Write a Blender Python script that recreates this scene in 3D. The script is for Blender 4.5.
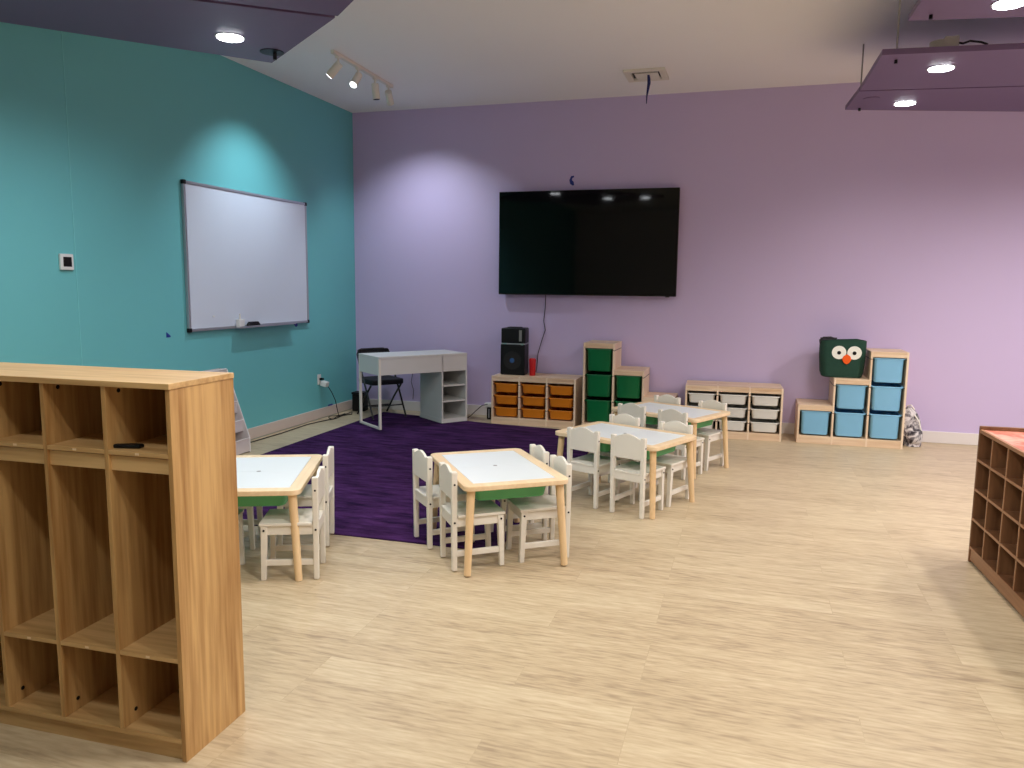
import bpy, bmesh, math, random
from mathutils import Vector, Matrix
for o in list(bpy.data.objects): bpy.data.objects.remove(o)
random.seed(4)
PI = math.pi
SC = bpy.context.scene
COL = SC.collection

# ---------------------------------------------------------------- camera
F_PX, CAM_H, YAW, PITCH, ROLL = 773.673, 1.4997, .2946, .1279, .0099
cr = Vector((math.cos(YAW), math.sin(YAW), 0))
cf = Vector((-math.sin(YAW)*math.cos(PITCH), math.cos(YAW)*math.cos(PITCH), -math.sin(PITCH)))
cu = cr.cross(cf)
c_, s_ = math.cos(ROLL), math.sin(ROLL)
R_, U_ = c_*cr + s_*cu, -s_*cr + c_*cu
cam = bpy.data.cameras.new('camera')
cam.sensor_fit = 'HORIZONTAL'; cam.sensor_width = 36; cam.lens = F_PX/1024*36
cam.clip_start = .05; cam.clip_end = 100
co = bpy.data.objects.new('camera', cam); COL.objects.link(co)
M = Matrix((R_, U_, -cf)).transposed().to_4x4(); M.translation = (0, 0, CAM_H)
co.matrix_world = M
SC.camera = co

# ---------------------------------------------------------------- world, exposure
w = bpy.data.worlds.new('world'); SC.world = w; w.use_nodes = True
w.node_tree.nodes['Background'].inputs[0].default_value = (.9, .93, 1, 1)
w.node_tree.nodes['Background'].inputs[1].default_value = .3
vs = SC.view_settings
vs.view_transform = 'Standard'; vs.look = 'None'; vs.gamma = 1; vs.use_curve_mapping = False
vs.exposure = 0.0

# ---------------------------------------------------------------- lamps of the room (the downlights' light and added unseen fill)
WARM = (1.0, .93, .84); COOL = (.74, .87, 1.0); NEUT = (1.0, .97, .92)
def spot(name, loc, target, watts, size, blend, col, radius=.06, parent=None):
    l = bpy.data.lights.new(name, 'SPOT'); l.energy = watts; l.color = col
    l.spot_size = math.radians(size); l.spot_blend = blend; l.shadow_soft_size = radius
    o = bpy.data.objects.new(name, l); COL.objects.link(o)
    o.location = loc
    d = Vector(target) - Vector(loc)
    o.rotation_euler = d.to_track_quat('-Z', 'Y').to_euler()
    return o
def down(name, x, y, z, watts, col=NEUT, size=165, blend=.7, radius=.09):
    return spot(name, (x, y, z), (x, y, 0), watts, size, blend, col, radius)
DOWN = [  # seen or inferred downlights, plus unseen lamps added for fill: x, y, z, watts, colour
    (1.149, 5.963, 2.93, 85, WARM), (1.108, 6.984, 2.93, 35, WARM), (1.208, 4.738, 2.93, 75, WARM),
    (-3.05, 4.158, 2.93, 62, COOL), (-2.35, 3.30, 2.93, 50, NEUT), (-1.72, 3.30, 2.93, 62, NEUT), (-3.3, 2.9, 2.9, 40, COOL),
    (2.09, 4.17, 3.0, 225, NEUT), (2.9, 6.3, 3.0, 200, NEUT), (4.2, 5.2, 3.0, 210, NEUT),  # first inferred from the shelf's shadow, other two added to brighten the right
    (-.4, 2.2, 3.0, 125, NEUT), (.9, 1.2, 3.0, 75, NEUT), (-1.1, .75, 3.0, 60, NEUT), (2.9, 1.9, 3.0, 85, NEUT), (3.6, -1.2, 3.0, 70, WARM),  # out of view, added to light the floor and the locker
]
for i, (x, y, z, wt, cl) in enumerate(DOWN):
    down('downlight_or_fill', x, y, z, wt, cl, blend=1.0 if y > 5.5 else .7)

# ---------------------------------------------------------------- materials
def srgb(r, g, b):
    f = lambda c: (c/255/12.92) if c/255 <= .04045 else ((c/255+.055)/1.055)**2.4
    return (f(r), f(g), f(b), 1)
def base_mat(name):
    m = bpy.data.materials.new(name); m.use_nodes = True
    nt = m.node_tree; b = nt.nodes['Principled BSDF']
    return m, nt, b
def N(nt, t, **kw):
    n = nt.nodes.new(t)
    for k, v in kw.items():
        if k in n.inputs: n.inputs[k].default_value = v
        else: setattr(n, k, v)
    return n
def plain(name, col, rough=.5, metal=0, var=.04, scale=8, bump=0, spec=.5, trans=0, coat=0):
    m, nt, b = base_mat(name)
    tc = N(nt, 'ShaderNodeTexCoord'); nz = N(nt, 'ShaderNodeTexNoise'); nz.inputs['Scale'].default_value = scale; nz.inputs['Detail'].default_value = 4
    nt.links.new(tc.outputs['Object'], nz.inputs['Vector'])
    mx = N(nt, 'ShaderNodeMix', data_type='RGBA')
    mx.inputs[6].default_value = tuple(c*(1-var) for c in col[:3])+(1,)
    mx.inputs[7].default_value = tuple(min(1, c*(1+var)) for c in col[:3])+(1,)
    nt.links.new(nz.outputs['Fac'], mx.inputs[0]); nt.links.new(mx.outputs[2], b.inputs['Base Color'])
    b.inputs['Roughness'].default_value = rough; b.inputs['Metallic'].default_value = metal
    b.inputs['Specular IOR Level'].default_value = spec
    b.inputs['Transmission Weight'].default_value = trans
    b.inputs['Coat Weight'].default_value = coat
    if bump:
        bp = N(nt, 'ShaderNodeBump'); bp.inputs['Strength'].default_value = bump; bp.inputs['Distance'].default_value = .002
        n2 = N(nt, 'ShaderNodeTexNoise'); n2.inputs['Scale'].default_value = scale*25; nt.links.new(tc.outputs['Object'], n2.inputs['Vector'])
        nt.links.new(n2.outputs['Fac'], bp.inputs['Height']); nt.links.new(bp.outputs[0], b.inputs['Normal'])
    return m
def wood(name, light, dark, axis='z', fine=55, rough=.45, contrast=1.0):
    m, nt, b = base_mat(name)
    tc = N(nt, 'ShaderNodeTexCoord'); mp = N(nt, 'ShaderNodeMapping')
    sc = {'x': (.06, 1, 1), 'y': (1, .06, 1), 'z': (1, 1, .06)}[axis]
    mp.inputs['Scale'].default_value = sc
    nt.links.new(tc.outputs['Object'], mp.inputs['Vector'])
    n1 = N(nt, 'ShaderNodeTexNoise'); n1.inputs['Scale'].default_value = 9; n1.inputs['Detail'].default_value = 3; n1.inputs['Distortion'].default_value = .6
    n2 = N(nt, 'ShaderNodeTexNoise'); n2.inputs['Scale'].default_value = fine; n2.inputs['Detail'].default_value = 5
    for n in (n1, n2): nt.links.new(mp.outputs[0], n.inputs['Vector'])
    ad = N(nt, 'ShaderNodeMix', data_type='FLOAT'); ad.inputs[0].default_value = .45
    nt.links.new(n1.outputs['Fac'], ad.inputs[2]); nt.links.new(n2.outputs['Fac'], ad.inputs[3])
    rp = N(nt, 'ShaderNodeValToRGB')
    rp.color_ramp.elements[0].position = .5-.17/contrast; rp.color_ramp.elements[0].color = dark
    rp.color_ramp.elements[1].position = .5+.14/contrast; rp.color_ramp.elements[1].color = light
    nt.links.new(ad.outputs[0], rp.inputs[0]); nt.links.new(rp.outputs[0], b.inputs['Base Color'])
    b.inputs['Roughness'].default_value = rough
    return m
OAKZ = wood('oak_laminate_upright', srgb(204, 164, 106), srgb(158, 115, 64), 'z', contrast=1.4)
OAKX = wood('oak_laminate_level', srgb(214, 178, 124), srgb(178, 138, 86), 'x', contrast=1.3)
PINEX = wood('whitewashed_pine', srgb(240, 216, 188), srgb(208, 174, 138), 'x', fine=35, contrast=1.0)
PINEZ = wood('whitewashed_pine_upright', srgb(240, 218, 192), srgb(212, 182, 150), 'z', fine=35, contrast=1.0)
BIRCHX = wood('birch', srgb(240, 215, 178), srgb(226, 196, 154), 'x', fine=40)
BIRCHZ = wood('birch_upright', srgb(236, 206, 162), srgb(218, 182, 134), 'z', fine=40)
CHERZ = wood('cherry_shaded', srgb(134, 94, 64), srgb(98, 64, 40), 'z')  # darkened: the shade inside the cubbies is put into the colour
CHERY = wood('cherry_level', srgb(172, 126, 92), srgb(140, 96, 64), 'y')
WHITE = plain('white_paint', srgb(229, 224, 213), .45, var=.02)
PANELW = plain('white_table_panel', srgb(226, 232, 234), .35, var=.015)
DESKW = plain('white_desk_foil', srgb(214, 214, 210), .4, var=.015)
BLACK = plain('black_plastic', srgb(9, 9, 11), .45, var=.1, spec=.3)
BLACKM = plain('black_metal', srgb(14, 14, 16), .35, var=.1)
DARKGAP = plain('runner_and_shade_black', srgb(10, 10, 10), .6)  # runners, and the sheets that stand in for shade
GREENP = plain('green_plastic', srgb(84, 172, 110), .35, var=.03)
DGREEN = plain('deep_green_plastic', srgb(10, 110, 62), .35, var=.03)
ORANGE = plain('orange_plastic', srgb(222, 132, 30), .35, var=.04)
BLUEP = plain('blue_plastic', srgb(132, 194, 234), .35, var=.03)
WHITEP = plain('white_plastic', srgb(226, 226, 222), .35, var=.02)
TEAL = plain('teal_wall_paint', srgb(108, 188, 190), .55, var=.02, scale=1.5, bump=.15)
TEALS = plain('teal_wall_seam', srgb(122, 200, 200), .55, var=.02)
LILAC = plain('lilac_wall_paint', srgb(201, 184, 222), .55, var=.02, scale=1.5, bump=.15)
CEIL = plain('ceiling_paint', srgb(246, 245, 246), .8, var=.015, scale=1.2, bump=.2)
BASEB = plain('white_baseboard_paint', srgb(224, 218, 216), .45, var=.02)
BASEL = plain('grey_baseboard_paint', srgb(208, 192, 180), .5, var=.02)
PURPLE = plain('purple_panel', srgb(106, 86, 122), .45, var=.03)
GREYM = plain('grey_metal', srgb(150, 148, 146), .35, metal=.6)
ALU = plain('aluminium', srgb(178, 180, 186), .35, metal=.7)
SCREEN = plain('black_screen', srgb(1, 1, 1), .05, var=.05, spec=.35)
WBOARD = plain('whiteboard_face', srgb(214, 221, 232), .3, var=.01)
RED = plain('red_plastic', srgb(190, 16, 24), .35)
BTAPE = plain('blue_tape', srgb(24, 46, 140), .6)
RIBBON = plain('navy_ribbon', srgb(20, 26, 96), .5)
FELTG = plain('green_felt', srgb(30, 66, 54), .95, var=.14, scale=40, bump=.5)
FELTD = plain('grey_felt', srgb(52, 50, 58), .95, var=.2, scale=60)
FELTW = plain('white_felt', srgb(240, 240, 232), .9)
FELTO = plain('orange_felt', srgb(236, 92, 20), .9)
CHROME = plain('chrome', srgb(200, 200, 204), .2, metal=1)
RACKG = plain('frosted_grey_plastic', srgb(212, 202, 200), .4)
RACKW = plain('frosted_white_edge', srgb(232, 228, 226), .35)
DARKS = plain('black_cushion', srgb(20, 18, 24), .7, var=.2, scale=30)
PAPER = plain('white_paper', srgb(235, 235, 235), .7)
PINK = None
def emis(name, col, strength):
    m, nt, b = base_mat(name)
    nz = N(nt, 'ShaderNodeTexNoise'); nz.inputs['Scale'].default_value = 40
    b.inputs['Base Color'].default_value = col
    b.inputs['Emission Color'].default_value = col; b.inputs['Emission Strength'].default_value = strength
    return m
GLOW = emis('lamp_lens_lit', (.92, .96, 1, 1), 25)
GLOWS = emis('lamp_lens_dim', (.95, .96, 1, 1), 5)
BLUELED = emis('blue_led', (.02, .07, .2, 1), .12)
def floor_mat():
    m, nt, b = base_mat('vinyl_plank_floor')
    tc = N(nt, 'ShaderNodeTexCoord')
    mp = N(nt, 'ShaderNodeMapping'); mp.inputs['Location'].default_value = (.33, .07, 0)
    nt.links.new(tc.outputs['Object'], mp.inputs['Vector'])
    br = N(nt, 'ShaderNodeTexBrick'); br.offset = .37; br.offset_frequency = 3; br.squash = 1
    for k, v in {'Scale': 1, 'Brick Width': 1.22, 'Row Height': .18, 'Mortar Size': .0011, 'Mortar Smooth': .2, 'Bias': 0}.items(): br.inputs[k].default_value = v
    br.inputs['Color1'].default_value = (0, 0, 0, 1); br.inputs['Color2'].default_value = (1, 1, 1, 1); br.inputs['Mortar'].default_value = (.5, .5, .5, 1)
    nt.links.new(mp.outputs[0], br.inputs['Vector'])
    # grain, shifted for every plank
    sep = N(nt, 'ShaderNodeSeparateColor'); nt.links.new(br.outputs['Color'], sep.inputs[0])
    mul = N(nt, 'ShaderNodeMath', operation='MULTIPLY'); mul.inputs[1].default_value = 23.7; nt.links.new(sep.outputs[0], mul.inputs[0])
    cmb = N(nt, 'ShaderNodeCombineXYZ'); nt.links.new(mul.outputs[0], cmb.inputs[2]); 
    m2 = N(nt, 'ShaderNodeMapping'); m2.inputs['Scale'].default_value = (.15, 1, 1); nt.links.new(tc.outputs['Object'], m2.inputs['Vector'])
    va = N(nt, 'ShaderNodeVectorMath', operation='ADD'); nt.links.new(m2.outputs[0], va.inputs[0]); nt.links.new(cmb.outputs[0], va.inputs[1])
    n1 = N(nt, 'ShaderNodeTexNoise'); n1.inputs['Scale'].default_value = 9; n1.inputs['Detail'].default_value = 6; n1.inputs['Distortion'].default_value = 1.6; n1.inputs['Roughness'].default_value = .65
    n2 = N(nt, 'ShaderNodeTexNoise'); n2.inputs['Scale'].default_value = 75; n2.inputs['Detail'].default_value = 6
    for n in (n1, n2): nt.links.new(va.outputs[0], n.inputs['Vector'])
    a1 = N(nt, 'ShaderNodeMix', data_type='FLOAT'); a1.inputs[0].default_value = .5
    nt.links.new(n1.outputs['Fac'], a1.inputs[2]); nt.links.new(n2.outputs['Fac'], a1.inputs[3])
    a2 = N(nt, 'ShaderNodeMix', data_type='FLOAT'); a2.inputs[0].default_value = .085
    nt.links.new(a1.outputs[0], a2.inputs[2]); nt.links.new(sep.outputs[0], a2.inputs[3])
    rp = N(nt, 'ShaderNodeValToRGB'); e = rp.color_ramp.elements
    e[0].position = .30; e[0].color = srgb(152, 132, 108)
    e[1].position = .64; e[1].color = srgb(206, 189, 158)
    k = e.new(.47); k.color = srgb(188, 168, 137)
    nt.links.new(a2.outputs[0], rp.inputs[0])
    mm = N(nt, 'ShaderNodeMix', data_type='RGBA', blend_type='MULTIPLY'); mm.inputs[7].default_value = (.62, .56, .5, 1)
    mf = N(nt, 'ShaderNodeMath', operation='MULTIPLY'); mf.inputs[1].default_value = .35; nt.links.new(br.outputs['Fac'], mf.inputs[0]); nt.links.new(mf.outputs[0], mm.inputs[0])
    nt.links.new(rp.outputs[0], mm.inputs[6]); nt.links.new(mm.outputs[2], b.inputs['Base Color'])
    b.inputs['Roughness'].default_value = .42; b.inputs['Specular IOR Level'].default_value = .35
    return m
FLOORM = floor_mat()
def rug_mat():
    m, nt, b = base_mat('purple_rug_pile')
    tc = N(nt, 'ShaderNodeTexCoord'); mp = N(nt, 'ShaderNodeMapping'); mp.inputs['Scale'].default_value = (.25, 1, 1)
    nt.links.new(tc.outputs['Object'], mp.inputs['Vector'])
    n1 = N(nt, 'ShaderNodeTexNoise'); n1.inputs['Scale'].default_value = 12; n1.inputs['Detail'].default_value = 8; n1.inputs['Roughness'].default_value = .7
    nt.links.new(mp.outputs[0], n1.inputs['Vector'])
    rp = N(nt, 'ShaderNodeValToRGB'); e = rp.color_ramp.elements
    e[0].position = .36; e[0].color = srgb(28, 8, 44); e[1].position = .66; e[1].color = srgb(80, 42, 96)
    nt.links.new(n1.outputs['Fac'], rp.inputs[0]); nt.links.new(rp.outputs[0], b.inputs['Base Color'])
    n2 = N(nt, 'ShaderNodeTexNoise'); n2.inputs['Scale'].default_value = 260; nt.links.new(tc.outputs['Object'], n2.inputs['Vector'])
    bp = N(nt, 'ShaderNodeBump'); bp.inputs['Distance'].default_value = .004; bp.inputs['Strength'].default_value = .8
    nt.links.new(n2.outputs['Fac'], bp.inputs['Height']); nt.links.new(bp.outputs[0], b.inputs['Normal'])
    b.inputs['Roughness'].default_value = .95; b.inputs['Specular IOR Level'].default_value = .1
    return m
RUGM = rug_mat()
def mottled(name, c1, c2, c3, scale, rough):
    m, nt, b = base_mat(name)
    tc = N(nt, 'ShaderNodeTexCoord')
    n1 = N(nt, 'ShaderNodeTexNoise'); n1.inputs['Scale'].default_value = scale; n1.inputs['Detail'].default_value = 3; n1.inputs['Distortion'].default_value = 1.5
    nt.links.new(tc.outputs['Object'], n1.inputs['Vector'])
    rp = N(nt, 'ShaderNodeValToRGB'); e = rp.color_ramp.elements
    e[0].position = .38; e[0].color = c1; e[1].position = .6; e[1].color = c3
    k = e.new(.49); k.color = c2
    nt.links.new(n1.outputs['Fac'], rp.inputs[0]); nt.links.new(rp.outputs[0], b.inputs['Base Color'])
    b.inputs['Roughness'].default_value = rough
    return m
PACKM = mottled('grey_patterned_cloth', srgb(40, 36, 44), srgb(130, 126, 132), srgb(214, 210, 212), 14, .85)
PINKTOP = mottled('pink_mottled_top', srgb(186, 104, 84), srgb(214, 140, 122), srgb(232, 172, 150), 6, .4)  # pinkish with paler blotches

# ---------------------------------------------------------------- mesh helpers
class MB:
    def __init__(s): s.bm = bmesh.new()
    def box(s, x0, x1, y0, y1, z0, z1, mat=None):
        vs = [s.bm.verts.new((x, y, z)) for z in (z0, z1) for y in (y0, y1) for x in (x0, x1)]
        for f in ((0, 2, 3, 1), (4, 5, 7, 6), (0, 1, 5, 4), (2, 6, 7, 3), (0, 4, 6, 2), (1, 3, 7, 5)):
            s.bm.faces.new([vs[i] for i in f])
        if mat:
            for v in vs: v.co = mat @ v.co
        return s
    def taper(s, a, b, ha, hb):            # square post from a to b, half sizes ha, hb
        vs = []
        for p, h in ((a, ha), (b, hb)):
            for y in (-h, h):
                for x in (-h, h): vs.append(s.bm.verts.new((p[0]+x, p[1]+y, p[2])))
        for f in ((0, 2, 3, 1), (4, 5, 7, 6), (0, 1, 5, 4), (2, 6, 7, 3), (0, 4, 6, 2), (1, 3, 7, 5)):
            s.bm.faces.new([vs[i] for i in f])
        return s
    def cyl(s, a, b, r0, r1=None, n=20):
        r1 = r0 if r1 is None else r1
        a, b = Vector(a), Vector(b); d = (b-a).normalized()
        u = d.orthogonal().normalized(); v = d.cross(u)
        ra = [s.bm.verts.new(a+(u*math.cos(t)+v*math.sin(t))*r0) for t in [2*PI*i/n for i in range(n)]]
        rb = [s.bm.verts.new(b+(u*math.cos(t)+v*math.sin(t))*r1) for t in [2*PI*i/n for i in range(n)]]
        for i in range(n):
            j = (i+1) % n; s.bm.faces.new((ra[i], ra[j], rb[j], rb[i]))
        s.bm.faces.new(ra[::-1]); s.bm.faces.new(rb)
        return s
    def tube(s, pts, r, n=8, close=False):
        pts = [Vector(p) for p in pts]; rings = []
        u = None
        for i, p in enumerate(pts):
            if close: d = (pts[(i+1) % len(pts)]-pts[i-1]).normalized()
            else: d = (pts[min(i+1, len(pts)-1)]-pts[max(i-1, 0)]).normalized()
            u = d.orthogonal().normalized() if u is None else (u-d*u.dot(d)).normalized()
            v = d.cross(u)
            rings.append([s.bm.verts.new(p+(u*math.cos(2*PI*k/n)+v*math.sin(2*PI*k/n))*r) for k in range(n)])
        for i in range(len(rings) if close else len(rings)-1):
            a, b = rings[i], rings[(i+1) % len(rings)]
            for k in range(n):
                j = (k+1) % n; s.bm.faces.new((a[k], a[j], b[j], b[k]))
        if not close: s.bm.faces.new(rings[0][::-1]); s.bm.faces.new(rings[-1])
        return s
    def prism(s, pts, vec):                 # closed polygon pts extruded by vec
        vec = Vector(vec); a = [s.bm.verts.new(p) for p in pts]; b = [s.bm.verts.new(Vector(p)+vec) for p in pts]
        s.bm.faces.new(a[::-1]); s.bm.faces.new(b)
        for i in range(len(a)):
            j = (i+1) % len(a); s.bm.faces.new((a[i], a[j], b[j], b[i]))
        return s
    def loft(s, rings, cap=True):
        R = [[s.bm.verts.new(p) for p in r] for r in rings]
        n = len(R[0])
        for a, b in zip(R, R[1:]):
            for k in range(n):
                j = (k+1) % n; s.bm.faces.new((a[k], a[j], b[j], b[k]))
        if cap: s.bm.faces.new(R[0][::-1]); s.bm.faces.new(R[-1])
        return s
    def build(s, name, mat, parent=None, bevel=0, seg=2, smooth=False):
        bmesh.ops.recalc_face_normals(s.bm, faces=s.bm.faces)
        me = bpy.data.meshes.new(name); s.bm.to_mesh(me); s.bm.free()
        me.materials.append(mat)
        o = bpy.data.objects.new(name, me); COL.objects.link(o)
        if parent: o.parent = parent
        if bevel:
            md = o.modifiers.new('bevel', 'BEVEL'); md.width = bevel; md.segments = seg; md.limit_method = 'ANGLE'; md.angle_limit = math.radians(40)
        if smooth or bevel:
            for p in me.polygons: p.use_smooth = True
            if not bevel:
                md = o.modifiers.new('split', 'EDGE_SPLIT'); md.split_angle = math.radians(35)
            else:
                md = o.modifiers.new('wn', 'WEIGHTED_NORMAL'); md.keep_sharp = True
        return o
def tag(o, label=None, cat=None, group=None, kind=None):
    for k, v in (('label', label), ('category', cat), ('group', group), ('kind', kind)):
        if v: o[k] = v
    return o
def empty(name, loc, rz=0, label=None, cat=None, group=None):
    o = bpy.data.objects.new(name, None); COL.objects.link(o)
    o.location = loc; o.rotation_euler = (0, 0, rz); o.empty_display_size = .1
    return tag(o, label, cat, group)
def copy_tree(o, parent=None):
    c = o.copy(); COL.objects.link(c)
    if parent: c.parent = parent
    for ch in list(o.children): copy_tree(ch, c)
    return c
def struct(o): o['kind'] = 'structure'; return o
def rrect(x0, x1, y0, y1, r, n=5):
    P = []
    for cx, cy, a in ((x1-r, y1-r, 0), (x0+r, y1-r, 90), (x0+r, y0+r, 180), (x1-r, y0+r, 270)):
        for i in range(n+1):
            t = math.radians(a+90*i/n); P.append((cx+r*math.cos(t), cy+r*math.sin(t)))
    return P

# ---------------------------------------------------------------- room shell
XL, YB, ZC, XR, YR = -4.5, 8.35, 3.454, 5.5, -4.0
struct(MB().box(XL-.1, XR+.1, YR-.1, YB+.1, -.1, 0).build('floor', FLOORM))
struct(MB().box(XL-.1, XR+.1, YR-.1, YB+.1, ZC, ZC+.1).build('ceiling', CEIL))
struct(MB().box(XL-.1, XL, YR, YB, 0, ZC).build('wall_left', TEAL))
struct(MB().box(XL-.1, XR+.1, YB, YB+.1, 0, ZC).build('wall_back', LILAC))
struct(MB().box(XR, XR+.1, YR, YB, 0, ZC).build('wall_right', LILAC))
struct(MB().box(XL-.1, XR+.1, YR-.1, YR, 0, ZC).build('wall_front', CEIL))
struct(MB().box(XL, XR, YB-.014, YB, 0, .115).build('baseboard_back', BASEB, bevel=.004))
struct(MB().box(XL, XL+.014, YR, YB-.014, .006, .115).build('baseboard_left', BASEL, bevel=.004))
struct(MB().box(XL, XL+.0025, 4.327, 4.335, .115, ZC).build('trim_1', TEALS))

# ---------------------------------------------------------------- rug
rg = MB().prism([(-4.0, 3.97, .0005), (-1.3, 4.0, .0005), (-1.33, 7.72, .0005), (-2.6, 7.83, .0005), (-4.03, 8.12, .0005)], (0, 0, .006)).build('rug', RUGM)
tag(rg, 'large dark purple rug on the plank floor below the television', 'rug')
RZ = .0065

# ---------------------------------------------------------------- children's chair
def make_chair():
    t = empty('child_chair', (0, 0, 0))
    for s in (-1, 1):
        MB().taper((s*.112, -.127, 0), (s*.112, -.130, .532), .0135, .0165).build('back_post', WHITE, t, bevel=.006, seg=3)
        MB().taper((s*.110, .136, 0), (s*.110, .126, .284), .0125, .0165).build('leg', WHITE, t, bevel=.003)
        MB().box(s*.110-.009, s*.110+.009, -.115, .122, .076, .106).build('stretcher', WHITE, t, bevel=.002)
        MB().box(s*.110-.009, s*.110+.009, -.115, .112, .236, .284).build('side_rail', WHITE, t, bevel=.002)
        for y, z in ((-.130, .465), (-.129, .262), (.127, .262)):
            MB().cyl((s*.126, y, z), (s*.1295, y, z), .0055, n=10).build('bolt', BLACK, t)
    MB().box(-.096, .096, .114, .134, .236, .284).build('front_rail', WHITE, t, bevel=.002)
    MB().box(-.097, .097, -.139, -.121, .236, .284).build('back_rail', WHITE, t, bevel=.002)
    # seat with the rear corners cut for the posts
    P = [(-.130, .150), (-.130, -.111), (-.094, -.111), (-.094, -.142), (.094, -.142), (.094, -.111), (.130, -.111), (.130, .150)]
    MB().prism([(x, y, .284) for x, y in P], (0, 0, .016)).build('seat', WHITE, t, bevel=.003)
    top = [(-.098+.196*i/20, .518+.030*(.5-.5*math.cos(2*PI*min(1, max(0, (i/20)))))**.6 if 0 < i < 20 else .518) for i in range(21)]
    P = [(-.098, .384), (.098, .384)] + [(x, z) for x, z in top[::-1]]
    MB().prism([(x, -.144, z) for x, z in P], (0, .016, 0)).build('backrest', WHITE, t, bevel=.003)
    return t
chair0 = make_chair(); used = [False]
def place_chair(x, y, rz, label, group, z=0):
    c = copy_tree(chair0) if used[0] else chair0
    used[0] = True
    c.location = (x, y, z); c.rotation_euler = (0, 0, rz)
    tag(c, label, 'chair', group)
    return c

# ---------------------------------------------------------------- children's table
def make_table():
    t = empty('activity_table', (0, 0, 0))
    L, W_, H = .415, .29, .475
    # wooden rim: four rails as one ring with rounded outside corners
    mb = MB(); out = rrect(-L, L, -W_, W_, .045, 6); inn = rrect(-L+.062, L-.062, -W_+.062, W_-.062, .004, 6)
    b = mb.bm
    oo = [[b.verts.new((x, y, z)) for x, y in out] for z in (H-.028, H)]
    ii = [[b.verts.new((x, y, z)) for x, y in inn] for z in (H-.028, H)]
    n = len(out)
    for k in range(n):
        j = (k+1) % n
        b.faces.new((oo[0][k], oo[0][j], oo[1][j], oo[1][k])); b.faces.new((ii[0][j], ii[0][k], ii[1][k], ii[1][j]))
        b.faces.new((oo[1][k], oo[1][j], ii[1][j], ii[1][k])); b.faces.new((oo[0][j], oo[0][k], ii[0][k], ii[0][j]))
    mb.build('table_rim', BIRCHX, t, bevel=.005, seg=3)
    for s in (-1, 1):
        x0, x1 = (.001, L-.063) if s > 0 else (-L+.063, -.001)
        MB().box(x0, x1, -W_+.063, W_-.063, H-.012, H-.001).build('table_panel', PANELW, t, bevel=.0015)
    MB().cyl((0, 0, H-.0012), (0, 0, H-.0004), .012, n=16).build('finger_hole', GREYM, t)
    for sx in (-1, 1):
        for sy in (-1, 1):
            MB().cyl((sx*(L-.020), sy*(W_-.020), 0), (sx*(L-.047), sy*(W_-.046), H-.026), .0185, .0225, n=20).build('leg', BIRCHZ, t, bevel=.003)
    for s in (-1, 1):   # two shallow trays hung side by side
        cx = s*.165
        rings = []
        for z, k in ((.362, .88), (.367, .915), (.445, 1.0)):
            rings.append([(cx+x*k, y*k, z) for x, y in rrect(-.148, .148, -.21, .21, .035, 5)])
        MB().loft(rings).build('tray', GREENP, t, smooth=True)
    return t
tab0 = make_table()
TABLES = [
    ('A', -1.334, 4.083, .62+PI/2, 'low birch table with white top in the front middle, half on the purple rug'),
    ('B', -.787, 5.332, -.4137, 'low birch table with white top, nearer of the two standing in line'),
    ('C', -.589, 6.502, -.4565, 'low birch table with white top, the farthest one, nearest the white-drawer storage'),
    ('D', -2.518, 3.551, .394+PI/2, 'low birch table with white top partly hidden behind the wooden locker'),
]
# chairs: along e1 (table length), across e2, side
CH = {
 'A': [(-.190, -.318, 1, 'white child chair at the front middle table, rug side, nearer the camera'),
       (.200, -.378, 1, 'white child chair at the front middle table, rug side, farther from the camera'),
       (-.165, .328, -1, 'white child chair at the front middle table, bare floor side, nearer the camera'),
       (.150, .318, -1, 'white child chair at the front middle table, far right corner, only its backrest clear')],
 'B': [(-.124, -.322, 1, 'white child chair seen from behind, left one pushed under the nearer lined-up table'),
       (.226, -.316, 1, 'white child chair seen from behind, right one pushed under the nearer lined-up table'),
       (-.215, .325, -1, 'white child chair on the far side of the nearer lined-up table, left one'),
       (.222, .312, -1, 'white child chair on the far side of the nearer lined-up table, right one')],
 'C': [(-.170, -.318, 1, 'white child chair seen from behind, left one on the near side of the farthest table'),
       (.240, -.345, 1, 'white child chair seen from behind, right one on the near side of the farthest table'),
       (-.225, .312, -1, 'white child chair beyond the farthest table, in front of the green drawers'),
       (.218, .311, -1, 'white child chair beyond the farthest table, in front of the white drawers')],
 'D': [(-.262, -.354, -1, 'white child chair at the table behind the locker, right side, nearer the camera'),
       (.220, -.340, -1, 'white child chair at the table behind the locker, right side, standing at the rug edge'),
       (-.250, .330, 1, 'white child chair at the table behind the locker, left side near end, mostly hidden'),
       (.210, .330, 1, 'white child chair at the table behind the locker, left side far end, mostly hidden')],
}
tu = False
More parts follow.
